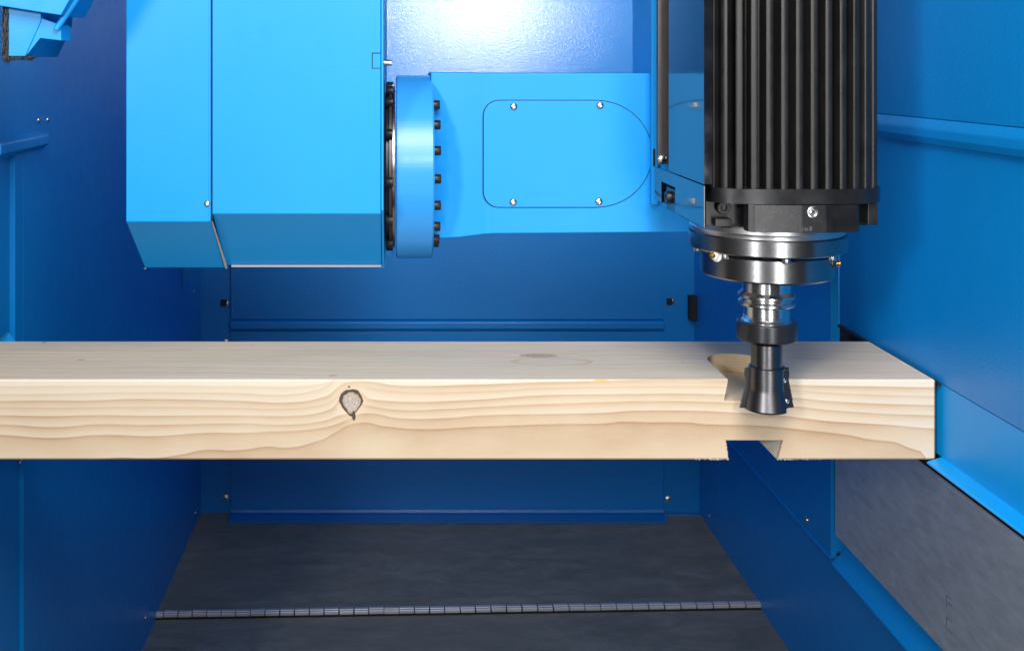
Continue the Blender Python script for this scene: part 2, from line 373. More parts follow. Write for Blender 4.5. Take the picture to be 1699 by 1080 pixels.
def cut(o, cutters):
    o.modifiers.clear()
    for c in cutters:
        md = o.modifiers.new('b', 'BOOLEAN'); md.operation = 'DIFFERENCE'; md.object = c; md.solver = 'EXACT'
    bpy.context.view_layer.update()
    dg = bpy.context.evaluated_depsgraph_get()
    me = bpy.data.meshes.new_from_object(o.evaluated_get(dg)); old = o.data; o.modifiers.clear(); o.data = me
    me.name = old.name
    for c in cutters: bpy.data.objects.remove(c, do_unlink=True)
    b = bmesh.new(); b.from_mesh(me); sharpen(b); b.to_mesh(me); b.free()
    wn = o.modifiers.new('normals', 'WEIGHTED_NORMAL'); wn.keep_sharp = True; wn.weight = 90
# small fasteners: one mesh of each kind, shared
def screw_mesh(kind):
    bm = bmesh.new()
    if kind == 'button':   # domed head with a hex socket, axis -Y, unit radius
        prof = [(1.0, 0), (1.0, -.18), (.92, -.42), (.72, -.60), (.46, -.68), (.44, -.30), (.01, -.22)]
        addlathe(bm, prof, (0, 0, 0), 'y', 18)
    elif kind == 'cap':    # tall cylindrical socket head
        prof = [(1.0, .0), (1.0, -1.25), (.90, -1.4), (.52, -1.4), (.50, -.7), (.01, -.65)]
        addlathe(bm, prof, (0, 0, 0), 'y', 20)
    elif kind == 'hex':
        prof = [(1.35, 0), (1.35, -.12), (.01, -.13)]; addlathe(bm, prof, (0, 0, 0), 'y', 20)
        b = bmesh.new(); addlathe(b, [(1.0, -.1), (1.0, -.75), (.85, -.85), (.01, -.86)], (0, 0, 0), 'y', 6); merge(bm, b)
    bmesh.ops.recalc_face_normals(bm, faces=bm.faces); sharpen(bm, 40)
    me = bpy.data.meshes.new(kind + '_screw'); bm.to_mesh(me); bm.free(); return me
SM = {}
def screw(name, kind, mat, loc, r, direction, parent, roll=0):
    k = (kind, mat)
    if k not in SM: SM[k] = screw_mesh(kind); SM[k].materials.append(M[mat])
    o = bpy.data.objects.new(name, SM[k]); C.objects.link(o); o.parent = parent
    o.location = Vector(loc) - wloc(parent); o.scale = (r, r, r)
    q = Vector((0, -1, 0)).rotation_difference(Vector(direction)); o.rotation_mode = 'QUATERNION'
    from mathutils import Quaternion
    o.rotation_quaternion = q @ Quaternion((0, 1, 0), roll)
    return o
NF, NR, NL, ND = (0, -1, 0), (1, 0, 0), (-1, 0, 0), (0, 0, -1)

# ------------------------------------------------------------------ THE CABIN
FZ = -1.60; YB = 4.09; XL = -.706; XR = 1.08
fl = structure('floor', (0, 0, FZ))
# hinge line: slightly oblique across the floor
hy = lambda x: 3.352 + (x - XL) / (XR - XL) * .062
prism('floor_plate', [(XL - .3, 2.2), (XR + .3, 2.2), (XR + .3, hy(XR + .3) - .014), (XL - .3, hy(XL - .3) - .014)], 'z', FZ - .03, FZ - .012, 'floor', fl)
prism('floor_plate', [(XL - .3, hy(XL - .3) + .012), (XR + .3, hy(XR + .3) + .012), (XR + .3, YB + .3), (XL - .3, YB + .3)], 'z', FZ - .02, FZ, 'floor', fl)
# piano hinge knuckles
kb = bmesh.new()
addbox(kb, -.5, .5, -.010, .001, -.010, .003, .002); addbox(kb, -.5, .5, -.001, .013, -.008, .005, .002)
for v in kb.verts: v.co.x *= 1.0
bmesh.ops.recalc_face_normals(kb, faces=kb.faces)
kme = bpy.data.meshes.new('hinge_knuckle'); kb.to_mesh(kme); kb.free(); kme.materials.append(M['knuckle'])
x = XL - .02; i = 0
while x < XR + .02:
    p = .0415 + .008 * (x - XL) / (XR - XL)
    o = bpy.data.objects.new('hinge_knuckle', kme); C.objects.link(o); o.parent = fl
    o.location = (x + p / 2, hy(x) + random.uniform(-.0006, .0006), random.uniform(-.0012, .0005)); o.scale = (p * random.uniform(.90, .96), .92, .9)
    o.rotation_euler = (random.uniform(-.04, .04), 0, .035 + random.uniform(-.01, .01)); x += p; i += 1
prism('hinge_strip', [(XL - .1, hy(XL - .1) - .015), (XR + .1, hy(XR + .1) - .015), (XR + .1, hy(XR + .1) + .013), (XL - .1, hy(XL - .1) + .013)], 'z', FZ - .028, FZ - .008, 'dark', fl, 0)

# back wall
bw = structure('back_wall', (0, YB, FZ))
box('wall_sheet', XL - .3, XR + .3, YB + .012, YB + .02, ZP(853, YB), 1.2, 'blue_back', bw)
# removable cover sheet: between x=383 and x=1102, proud, folded lip at its foot
c0, c1 = XP(383, YB), XP(1101, YB)
bm = bmesh.new()
zf = ZP(853, YB)
prof = [(YB + .011, 1.1), (YB, 1.1), (YB, ZP(549, YB)), (YB - .006, ZP(546, YB)), (YB - .006, ZP(536, YB)), (YB, ZP(533, YB))]
# upper sheet with pressed bead
addprism(bm, [(YB + .0115, ZP(530, YB)), (YB + .0115, 1.1), (YB, 1.1), (YB, ZP(530, YB)), ], 'x', c0, c1, .0015)
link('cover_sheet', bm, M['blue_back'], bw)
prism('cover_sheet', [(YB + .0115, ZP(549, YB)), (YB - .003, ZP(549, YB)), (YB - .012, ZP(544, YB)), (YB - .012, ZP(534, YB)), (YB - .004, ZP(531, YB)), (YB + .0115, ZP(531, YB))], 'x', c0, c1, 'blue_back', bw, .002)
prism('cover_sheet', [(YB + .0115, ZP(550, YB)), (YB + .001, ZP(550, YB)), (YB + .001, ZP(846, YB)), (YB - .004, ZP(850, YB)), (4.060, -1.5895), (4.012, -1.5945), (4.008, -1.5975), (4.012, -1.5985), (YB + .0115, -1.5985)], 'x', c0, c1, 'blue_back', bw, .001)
for px, py in ((374, 504), (374, 827), (1110, 829), (1116, 501), (374, 568)):
    q = screw('bolt', 'hex', 'bolt_zinc', (XP(px, YB), YB + .011, ZP(py, YB)), .0085, NF, bw, .3)
box('clip', XP(366, YB), XP(376, YB), YB + .002, YB + .011, ZP(508, YB), ZP(498, YB), 'dark', bw)
box('clip', XP(1107, YB), XP(1116, YB), YB + .002, YB + .011, ZP(506, YB), ZP(496, YB), 'dark', bw)
box('clip', XP(1142, YB), XP(1153, YB), YB - .03, YB + .011, ZP(530, YB), ZP(490, YB), 'dark', bw)
# drip lip right of the cover
box('foot_lip', XP(1102, YB), XR, YB - .006, YB + .011, ZP(857, YB), ZP(852, YB), 'blue_back', bw)

# left wall: sheets standing at x = XL
lw = structure('left_wall', (XL, 2.1, FZ))
yA, yA2, yS = .706 * F / 635, .706 * F / 621, .706 * F / 413
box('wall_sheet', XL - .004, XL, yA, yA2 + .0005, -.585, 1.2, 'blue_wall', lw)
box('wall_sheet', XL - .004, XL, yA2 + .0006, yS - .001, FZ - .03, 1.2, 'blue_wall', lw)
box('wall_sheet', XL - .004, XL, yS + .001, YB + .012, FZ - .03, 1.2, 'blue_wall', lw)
box('wall_fold', XL - .03, XL + .0015, yA - .004, yA - .0005, -.585, 1.2, 'blue_wall', lw)
box('wall_fold', XL - .012, XL + .001, yA2 - .003, yA2 - .0001, FZ - .03, -.593, 'blue_wall', lw)
box('wall_sheet', XL - .014, XL - .008, 1.97, yA - .006, -.487, 1.2, 'blue_wall', lw)
box('wall_sheet', XL - .014, XL - .006, 1.97, yA2 - .006, FZ - .03, -.63, 'blue_wall', lw)
for Yq, z in ((.706 * F / 599, 199), ):
    pass
def onleft(px, py):
    Y = -XL * F / (660 - px); return (XL, Y, ZP(py, Y))
for px, py, r in ((79, 199, .0058), (322, 483, .0055), (324, 850, .0055), (241, 1024, .0055), (33, 766, .005)):
    screw('bolt', 'button', 'bolt_zinc', onleft(px, py), r, NR, lw)
# upper-left overlapping panel and its folded drip lip
yP = .706 * F / 596
box('wall_sheet', XL + .0005, XL + .006, 1.97, yP, ZP(218, yP), .04, 'blue_wall', lw)
z0 = ZP(215, yP)
prism('drip_lip', [(XL, z0), (XL + .022, z0 - .008), (XL + .024, z0 - .012), (XL + .024, z0 - .028), (XL + .010, z0 - .038), (XL, z0 - .038)], 'y', 1.97, yP - .01, 'blue_wall', lw, .002)
screw('bolt', 'button', 'bolt_zinc', (XL + .006, yP - .02, ZP(199, yP)), .0058, NR, lw)
# gusset in the back corner
bm = bmesh.new()
yg = 3.75
addprism(bm, [(XL, ZP(400, yg)), (XL + .10, ZP(400, yg)), (XL + .10, ZP(420, yg)), (XL + .002, ZP(479, yg))], 'y', yg, yg + .006, .001)
link('corner_gusset', bm, M['blue_wall'], lw)

# right lower wall and the side panel in front of it
rw = structure('right_wall', (XR, 3, FZ))
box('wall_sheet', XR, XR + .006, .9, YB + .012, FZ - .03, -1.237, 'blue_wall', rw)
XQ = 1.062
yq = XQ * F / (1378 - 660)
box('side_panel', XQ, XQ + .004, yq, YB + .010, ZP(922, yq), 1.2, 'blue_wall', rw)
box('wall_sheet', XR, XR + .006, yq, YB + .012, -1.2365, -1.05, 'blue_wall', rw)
box('panel_lip', XQ - .0035, XR - .0008, yq - .002, YB + .010, ZP(922, yq) - .0035, ZP(922, yq) - .0008, 'blue', rw, .0008)
box('panel_fold', XQ - .0015, XR + .04, yq - .006, yq - .0008, ZP(922, yq) + .001, 1.2, 'blue_wall', rw)
screw('bolt', 'button', 'bolt_zinc', (XQ, XQ * F / (1339 - 660), ZP(862, XQ * F / (1339 - 660))), .0092, NL, rw)
screw('bolt', 'button', 'bolt_zinc', (XR, XR * F / (1177 - 660), ZP(855, XR * F / (1177 - 660))), .0055, NL, rw)
# blue ledge below the steel liner plate
prism('rail_strip', [(1.0600, -1.2165), (1.0585, -1.2150), (1.0600, -1.2120), (1.1000, -1.1710), (1.1030, -1.1710), (1.1030, -1.1760), (1.0640, -1.2165)], 'y', .9, yq - .012, 'blue', rw, .0015)
screw('bolt', 'button', 'bolt_black', (1.078, 2.80, -1.193), .005, (-.7, 0, .7), rw)

# steel liner plate
sp = tag(box('steel_liner_plate', XQ + .004, XQ + .014, .9, 1.062 * F / (1381 - 660) - .006, -1.1415, -.812, 'steel_plate', None, .002), 'dark grey scuffed steel plate lining the right side below the beam end', 'steel plate')
for q_ in (1000, 1036):
    Yq = 1.066 * F / 915; zq = ZP(q_, Yq); bm = bmesh.new()
    addbox(bm, 1.0652, 1.0664, Yq + .008, Yq + .0095, zq - .012, zq + .012, 0); addbox(bm, 1.0652, 1.0664, Yq - .012, Yq + .0078, zq + .0106, zq + .012, 0)
    addbox(bm, 1.0652, 1.0664, Yq - .012, Yq + .0078, zq - (.001 if q_ == 1000 else .012), zq + (.0004 if q_ == 1000 else -.0106), 0)
    link('stamped_mark', bm, M['bolt_zinc'], sp, smooth=False)
box('gap_backing', XQ + .02, XQ + .03, .9, yq + .02, -1.137, -.6, 'dark', rw)

# upper right door wall (x = .812), its seam, folded foot
XD = .812
dw = structure('side_door_wall', (XD, 1.5, -.6))
yD = XD * F / (1393 - 660)
box('upper_sheet', XD - .005, XD - .0025, 1.38, yD - .02, -.0795, 1.2, 'blue_wall', dw)
# pressed fold on the upper sheet: slope out, lip
r0 = -.146
prism('fold_lip', [(XD - .0045, -.080), (XD - .0095, -.094), (XD - .0100, -.097), (XD - .0100, -.108), (XD - .006, -.1185), (XD - .002, -.1185), (XD - .002, -.080)], 'y', 1.38, yD - .004, 'blue_wall', dw, .0012)
box('door_sheet', XD, XD + .004, 1.38, yD, -.474, -.02, 'blue_wall', dw)
box('door_edge', XD - .002, XD + .03, yD + .0005, yD + .004, -.474, 1.2, 'blue_wall', dw)
box('lower_sheet', XD + .001, XD + .005, 1.38, 1.735, -.584, -.4750, 'blue', dw)
prism('foot_flange', [(XD + .003, -.583), (XD - .020, -.590), (XD - .022, -.5925), (XD - .020, -.5945), (XD + .006, -.588)], 'y', 1.38, 1.712, 'blue', dw, .0006)
box('gap_backing', XD + .012, XD + .016, 1.38, yD - .01, -.62, -.3, 'dark', dw)
box('dark_gap_strip', XD - .004, XD + .0005, 1.712, yD, -.4785, -.4745, 'dark', dw, 0)  # dark strip added to draw the black gap between beam end and wall
# plain roof of the cabin, above the picture
ce = structure('ceiling', (0, 3, 1.2))
box('roof_sheet', XL - .3, XR + .3, 2.3, YB + .02, 1.2, 1.21, 'blue_wall', ce)
# dark sheet added outside the left opening to keep it black
box('dark_opening_sheet', XL - .5, XL - .45, 1.9, 3.2, FZ, 1.2, 'dark', lw)

# ------------------------------------------------------------------ TIMBER BEAM
BY, BZ = 1.714, -.589
def beam():
    x0, x1, y0, y1, z0, z1 = -1.15, .8056, BY, BY + .24, BZ, BZ + .12
    bm = bmesh.new(); addbox(bm, x0, x1, y0, y1, z0, z1, .0028, 1)
    o = link('timber_beam', bm, M['wood'], origin=(0, BY, BZ))
    # dovetail pocket in the top, open to the front, round at the back
    def ring(grow, z):
        xa, xb = .4945 - grow, .5850 + grow; r = (xb - xa) / 2; cx = (xa + xb) / 2; cy = 1.8245
        pts = [(xa, BY - .05), (xb, BY - .05)]
        for k in range(33):
            a = math.pi * k / 32; pts.append((cx + r * math.cos(a), cy + r * math.sin(a)))
        return [(p[0], p[1], z) for p in pts]
    zt, zb = BZ + .12, BZ + .0885
    bm = bmesh.new(); k = .0065 / (zt - zb)
    A = [bm.verts.new(p) for p in ring(0 - k * .02, zt + .02)]; B = [bm.verts.new(p) for p in ring(.0065, zb)]
    n = len(A); bm.faces.new(A[::-1]); bm.faces.new(B)
    for i in range(n): bm.faces.new((A[i], A[(i + 1) % n], B[(i + 1) % n], B[i]))
    c1 = link('cutter_a', bm, M['wood'], smooth=False)
    # dovetail groove right through the underside, with slightly chewed flanks
    bm = bmesh.new()
    zz = ZP(730, BY); e = .02; kk = (.494 - .490) / (zz - BZ)
    pr = [(.4905, zz), (.5770, zz), (.5685, BZ), (.5685 - e * .25, BZ - e), (.494 + e * .1, BZ - e), (.4948, BZ)]
    addprism(bm, pr, 'y', BY - .05, BY + .30, 0)
    c2 = link('cutter_b', bm, M['wood'], smooth=False)
    cut(o, [c1, c2])
    o.modifiers.clear()
    for p in o.data.polygons: p.use_smooth = False
    return o
tag(beam(), 'long pale planed softwood beam with a dark ringed knot and dovetail notches', 'wooden beam')
# splinters torn along the lower edge: part of the beam
beam_o = bpy.data.objects['timber_beam']
bm = bmesh.new()
for k in range(60):
    x = random.choice([random.uniform(.44, .494), random.uniform(.5685, .64), random.uniform(.5685, .60), random.uniform(.47, .494)])
    l = random.uniform(.0003, .0010); w = random.uniform(.0006, .0022)
    y = BY + random.uniform(.0002, .003); s = random.uniform(-.0015, .0015); z = BZ + (.0026 if y < BY + .0012 else .0006)
    a = bm.verts.new((x, y, z)); b = bm.verts.new((x + w, y, z)); c = bm.verts.new((x + w / 2 + s, y - .0003, BZ - l)); d = bm.verts.new((x + w / 2, y + .0012, z))
    for f in ((a, b, c), (b, d, c), (d, a, c), (a, d, b)): bm.faces.new(f)
for sx, sl in ((.4945, -.004 / .03), (.5690, .0085 / .03)):
    for k in range(26):
        q = random.random(); z = BZ + q * .028; x = sx + sl * q * .028 - (0 if sl < 0 else 0)
        dr = 1 if sl < 0 else -1; l = random.uniform(.0005, .0018)
        a = bm.verts.new((x - dr * .0006, BY + .0004, z)); b = bm.verts.new((x - dr * .0006, BY + .0004, z + .0016)); c = bm.verts.new((x + dr * l, BY + .0002, z - .0006)); d = bm.verts.new((x, BY + .0018, z + .0008))
        for f in ((a, b, c), (b, d, c), (d, a, c), (a, d, b)): bm.faces.new(f)
spl = link('torn_fibre', bm, M['wood'], beam_o, smooth=False); spl['kind'] = 'stuff'

# ------------------------------------------------------------------ HEAD CABINET (left)
YC = 1.80; YV = YC / .931
hc = thing('head_cabinet', 'large bright blue sheet metal cabinet with sloping underside hanging upper left', 'machine cabinet', (XP(420, YC), 2.05, -.336))
xa, xs, xb = XP(209, YC), XP(351, YC), XP(632, YC)
zl, zr, zbt = ZP(368, YC), ZP(355, YC), ZP(444, YV)
yk = 2.45
# left shell: front + slope + side as one folded body
def shell(name, x0, x1, zk, y_extra, zb2):
    bm = bmesh.new(); t = []
    p = [(YC + y_extra, .45), (YC + y_extra, zk), (YV + y_extra, zb2), (yk, zb2), (yk, .45)]
    addprism(bm, p, 'x', x0, x1, .0016, 3); return link(name, bm, M['blue'], hc)
shell('left_panel', xa, xs - .001, zl, 0, zbt)
shell('right_panel', xs + .001, xb, zr, .0005, ZP(440, YV))
# overlap edge of the left panel: folded flange beside the seam
box('seam_flange', xs - .0045, xs - .0012, YC - .0016, YC + .01, zl + .002, .45, 'blue', hc, .0006)
box('seam_gap', xs - .0012, xs + .0015, YC + .0022, YC + .06, zl, .45, 'dark', hc, 0)
# sealant bead down the slope
bm = bmesh.new()
n = 24
prev = None
for k in range(n + 1):
    f = k / n; y = YC + (YV - YC) * f; z = zl + (zbt - zl) * f
    r = .0013 + .0010 * f + random.uniform(-.0002, .0002); xx = xs + .001 + .0095 * 0 * f
    c = Vector((xx + .0022 * f, y - .0005, z)); ring = []
    for j in range(8):
        a = 2 * math.pi * j / 8; ring.append(bm.verts.new(c + Vector((r * math.cos(a), 0.0, r * math.sin(a))) + Vector((0, -r * .5 * math.sin(a), 0))))
    if prev:
        for j in range(8): bm.faces.new((prev[j], prev[(j + 1) % 8], ring[(j + 1) % 8], ring[j]))
    prev = ring
link('sealant_bead', bm, M['sealant'], hc)
# right end flange sheet, seen edge on, with a notch cut beside it
xe = XP(637, YC)
prism('end_sheet', [(YC - .004, .45), (YC - .004, zr + .006), (YV - .004, zbt - .001), (2.35, zbt - .001), (2.35, .45)], 'x', xb + .0006, xe - .0006, 'blue', hc, .0008)
box('bottom_trim', xs + .012, xb - .001, YV - .003, YV + .02, ZP(441.5, YV) - .0012, ZP(439.5, YV), 'sealant', hc, .0004)
bm = bmesh.new(); zt, zb_ = ZP(88, YC), ZP(114, YC); nx_ = XP(617, YC)
addbox(bm, nx_, nx_ + .0012, YC - .0006, YC + .003, zb_, zt, 0); addbox(bm, nx_ + .0013, xb - .0005, YC - .0006, YC + .003, zt - .0011, zt, 0)
addbox(bm, nx_ + .0013, xb - .0005, YC - .0006, YC + .003, zb_, zb_ + .0007, 0)
link('notch_slit', bm, M['dark'], hc, smooth=False)
screw('screw', 'button', 'bolt_zinc', (XP(344, YC), YC, ZP(338, YC)), .0052, NF, hc)
screw('screw', 'button', 'bolt_zinc', (XP(240, YV), YV + .004, zbt - .001), .0035, ND, hc)

# ------------------------------------------------------------------ SWIVEL ARM
YA = 2.0; DZ = ZP(276, YA); YR = 1.92
arm = thing('swivel_arm', 'bright blue cast swivel arm with turned round flange and rounded cover plate', 'machine arm', (.2, YA, DZ))
RD = .1585
lathe('turned_flange', [(.02, .0), (RD - .003, 0), (RD, .002), (RD, .020), (RD - .0004, .021), (RD - .0004, .060), (RD - .003, .0625), (.02, .0625)], (-.003, YA, DZ), 'blue_disc', arm, 'x', 180)
lathe('black_ring', [(.02, 0), (.128, 0), (.131, .002), (.131, .0125), (.128, .0145), (.02, .0145)], (XP(637, YC) + .0005, YA, DZ), 'bolt_black', arm, 'x', 120)
lathe('steel_hub', [(.02, 0), (.140, 0), (.140, .0035), (.02, .0035)], (-.0085, YA, DZ), 'blued', arm, 'x', 120)
lathe('steel_hub', [(.02, 0), (.1345, 0), (.1365, .001), (.1365, .005), (.02, .005)], (-.0150, YA, DZ), 'greysteel', arm, 'x', 120)
for a in (-72, -55, -27, 6, 35, 64, -95, 90, 118, 145, 175, 205, 235):
    y = YA - .1385 * math.cos(R(a)); z = DZ - .1385 * math.sin(R(a))
    screw('ring_bolt', 'cap', 'bolt_black', (-.0082, y, z), .0088, NL, arm)
for k in range(18):
    a = R(4 + 20 * k); screw('flange_bolt', 'cap', 'bolt_black', (.0595, YA - .132 * math.cos(a), DZ - .132 * math.sin(a)), .0080, NR, arm)
screw('stop_pin', 'cap', 'bolt_zinc', (XP(637, 1.86), 1.86, ZP(105, 1.86)), .0062, NR, arm).scale = (.0052, .0095, .0052)
# arm body: neck widening into a square casting
zt_ = ZP(122, YR)
def hexa(name, secs, mat, parent, bev=.003):
    """loft of rectangular sections (x, y0, y1, z0, z1)"""
    bm = bmesh.new(); rs = []
    for x, y0, y1, za, zb in secs:
        rs.append([bm.verts.new((x, y0, za)), bm.verts.new((x, y1, za)), bm.verts.new((x, y1, zb)), bm.verts.new((x, y0, zb))])
    bm.faces.new(rs[0]); bm.faces.new(rs[-1][::-1])
    for A, B in zip(rs, rs[1:]):
        for i in range(4): bm.faces.new((A[i], B[i], B[(i + 1) % 4], A[(i + 1) % 4]))
    bmesh.ops.recalc_face_normals(bm, faces=bm.faces)
    bmesh.ops.bevel(bm, geom=[e for e in bm.edges if len(e.link_faces) == 2 and e.calc_face_angle(0) > .5], offset=bev, segments=3, profile=.5, affect='EDGES')
    return link(name, bm, M[mat], parent)
xn = XP(822, YR)
hexa('arm_casting', [(.056, 1.945, 2.10, ZP(397, 1.945), zt_ + .001), (.105, 1.938, 2.10, ZP(394, 1.938), zt_ + .001), (.145, 1.924, 2.10, ZP(389, 1.924), zt_), (xn, YR, 2.10, ZP(388, YR), zt_), (.535, YR, 2.10, ZP(385, YR), zt_)], 'blue_arm', arm, .0022)
# rounded cover plate, lying in a shallow dark joint
def cover(grow):
    x0, x1, y0, y1 = 802 - grow, 1081.5 + grow, 344 + grow, 167 - grow
    pts = []; r = 26 + grow
    for k in range(9):
        a = R(90 + 90 * k / 8); pts.append((x0 + r + r * math.cos(a), y1 + r - r * math.sin(a)))
    for k in range(9):
        a = R(180 + 90 * k / 8); pts.append((x0 + r + r * math.cos(a), y0 - r - r * math.sin(a)))
    cx = 985; hx = x1 - cx; hy_ = (y0 - y1) / 2
    for k in range(41):
        a = R(-90 + 180 * k / 40); pts.append((cx + hx * math.copysign(abs(math.cos(a)) ** .95, math.cos(a)), (y0 + y1) / 2 - hy_ * math.sin(a)))
    return [(XP(a, YR), ZP(b, YR)) for a, b in pts]
prism('cover_joint', cover(.9), 'y', YR - .0006, YR + .002, 'dark', arm, 0)
cp = prism('cover_plate', cover(-.4), 'y', YR - .0028, YR + .001, 'blue_arm', arm, .0006)
for px, py in ((852, 177), (995, 175), (851, 335), (993, 334)):
    screw('cover_screw', 'button', 'bolt_zinc', (XP(px, YR), YR - .0026, ZP(py, YR)), .0063, NF, cp)
# end plate of the arm, seen nearly edge on
box('end_plate', XP(1081, 1.905), XP(1092, 1.905), 1.905, 2.06, ZP(340, 1.905), .42, 'blue_arm', arm, .0015)
screw('plate_screw', 'cap', 'bolt_black', (XP(1089, 1.905), 1.9055, ZP(297, 1.86)), .003, NF, arm)
box('slot_detail', XP(1083.5, 1.905), XP(1087, 1.905), 1.9042, 1.91, ZP(276, 1.905), ZP(247, 1.905), 'dark', arm, 0)

# ------------------------------------------------------------------ SPINDLE
AX, AY = .5476, 1.70
sd = thing('spindle_motor', 'black finned spindle motor with steel rings pointing down over the beam', 'spindle motor', (AX, AY, -.3075))
HW = .1185; ZRB = -.1700; ZTOP = .40
def sup(a, h, n=3.6):
    c, s = math.cos(a), math.sin(a); r = (abs(c) ** n + abs(s) ** n) ** (-1 / n); return .010 + (h + .0105) * r * c, h * r * s
core = [(AX + p[0], AY + p[1]) for p in (sup(2 * math.pi * k / 96, HW - .0310) for k in range(96))]
bm = bmesh.new(); addprism(bm, core, 'z', ZRB - .002, ZTOP, 0); link('motor_core', bm, M['black_fin'], sd)
# fins: equal steps round the outline, each one a rounded bar
path = [sup(2 * math.pi * k / 720, HW) for k in range(721)]
L = [0]
for a, b in zip(path, path[1:]): L.append(L[-1] + math.dist(a, b))
NFIN = 42
fb = bmesh.new()
sec = [(-.0060, -.012), (-.0054, .018), (-.0050, .0202), (-.0040, .0210), (.0040, .0210), (.0050, .0202), (.0054, .018), (.0060, -.012)]
t_ = bmesh.new()
A = [t_.verts.new((p[0], p[1], 0)) for p in sec]; B = [t_.verts.new((p[0], p[1], ZTOP - ZRB)) for p in sec]
t_.faces.new(A[::-1]); t_.faces.new(B)
for i in range(len(sec)): t_.faces.new((A[i], A[(i + 1) % 8], B[(i + 1) % 8], B[i]))
bmesh.ops.recalc_face_normals(t_, faces=t_.faces); sharpen(t_, 50)
fme = bpy.data.meshes.new('cooling_fin'); t_.to_mesh(fme); t_.free(); fme.materials.append(M['black_fin'])
for k in range(NFIN):
    s = (k + .35) / NFIN * L[-1]
    j = max(i for i in range(720) if L[i] <= s); f = (s - L[j]) / (L[j + 1] - L[j])
    x = path[j][0] * (1 - f) + path[j + 1][0] * f; y = path[j][1] * (1 - f) + path[j + 1][1] * f
    tx, ty = path[j + 1][0] - path[j][0], path[j + 1][1] - path[j][1]; l = math.hypot(tx, ty); nx, ny = ty / l, -tx / l
    if AX + x < AX - .108 and y > -.095: continue      # the flat side carries the plate
    o = bpy.data.objects.new('cooling_fin', fme); C.objects.link(o); o.parent = sd
    o.location = (x - nx * .0200, y - ny * .0200, ZRB + .3075)
    o.rotation_euler = (0, 0, math.atan2(-nx, ny)); o.scale = (1, 1, 1)
# glossy side plate
XS = .4257
box('side_plate', XS, XS + .012, 1.592, 1.80, ZP(308, 1.58), ZTOP, 'black_gloss', sd, .0004)
box('rear_plate', .4224, .440, 1.858, 1.872, ZP(275, 1.84), ZTOP, 'greysteel', sd, .0012)
box('shaded_corner_gap', XS + .010, XS + .022, 1.612, 1.66, ZP(308, 1.58), ZTOP, 'dark', sd, .001)  # dark bar standing in for the shaded gap between plate and fins
screw('hose_fitting', 'hex', 'bolt_zinc', (XP(1100, 1.85), 1.858, ZP(265, 1.85)), .0056, NF, sd)
screw('hose_fitting', 'cap', 'bolt_zinc', (XP(1103, 1.85), 1.852, ZP(261, 1.85)), .0036, NF, sd)
# flange block: upper rounded band, lower recessed body and the proud middle block
band = [(AX + p[0], AY + p[1]) for p in (sup(2 * math.pi * k / 120, .1205, 4.2) for k in range(120))]
bm = bmesh.new(); addprism(bm, band, 'z', -.1905, ZRB, 0); bo = link('flange_band', bm, M['black_block'], sd)
bm = bmesh.new(); addprism(bm, [(.4262, 1.8165), (.4262, 1.628), (.4430, 1.628), (.500, 1.628), (.500, 1.60), (.638, 1.60), (.638, 1.632), (.6680, 1.632), (.6680, 1.8165)], 'z', -.2270, -.1908, .0012)
link('flange_body', bm, M['black_block'], sd)
bm = bmesh.new(); addprism(bm, [(.4845, 1.605), (.4845, 1.5835), (.492, 1.580), (.555, 1.5755), (.556, 1.5750), (.590, 1.5750), (.591, 1.5755), (.634, 1.580), (.638, 1.584), (.638, 1.605)], 'z', -.2293, -.1912, .0008)
blk = link('nose_block', bm, M['black_block'], sd)
bm = bmesh.new(); addlathe(bm, [(.0058, -.02), (.0058, .02)], (XP(1349, 1.575), 1.575, ZP(352, 1.575)), 'y', 28)
ch = link('cutter_c', bm, M['dark'], smooth=False)
cut(blk, [ch])
lathe('port_liner', [(.0001, .018), (.0058, .0179), (.0058, .0006), (.0078, .0002), (.0080, -.0004), (.0064, -.0008), (.0046, .0006), (.0044, .016), (.0001, .017)], (XP(1349, 1.575), 1.575, ZP(352, 1.575)), 'bolt_zinc', sd, 'y', 28)
box('corner_lug', .6560, .6700, 1.598, 1.63, -.2220, -.1912, 'black_block', sd)
screw('clamp_bolt', 'cap', 'bolt_black', (.4600, 1.628, -.2000), .0095, NF, sd)
box('recess_stop', .447, .4700, 1.612, 1.628, -.2262, -.2150, 'black_block', sd)
# small plate with moulded mark on the nose
bm = bmesh.new()
mx, mz = XP(1325, 1.5755), ZP(383, 1.5755)
for dx, w, h in ((0, .0012, .006), (.005, .0012, .004), (.0075, .0055, .004), (.0145, .0035, .006)):
    addbox(bm, mx + dx, mx + dx + w, 1.5742, 1.578, mz, mz + h, 0)
link('mark_plate', bm, M['greysteel'], sd, smooth=False)
# side clamp (left), in the plane of the plate, with its square pocket
XK = .4228; zc0, zc1, zc2 = -.1655, -.2235, -.2190
bm = bmesh.new()
addprism(bm, [(1.583, -.1655), (1.583, zc1), (1.746, zc1), (1.746, -.1850), (1.838, -.1850), (1.838, -.2190), (1.884, -.2190), (1.884, -.1655)], 'x', XK, XK + .0035, .0005)
link('clamp_plate', bm, M['black_gloss'], sd)
box('pocket_back', XK + .010, XK + .014, 1.70, 1.87, -.2220, -.17, 'dark', sd, 0)
screw('clamp_bolt', 'cap', 'bolt_black', (XK + .010, 1.79, -.205), .010, NL, sd)
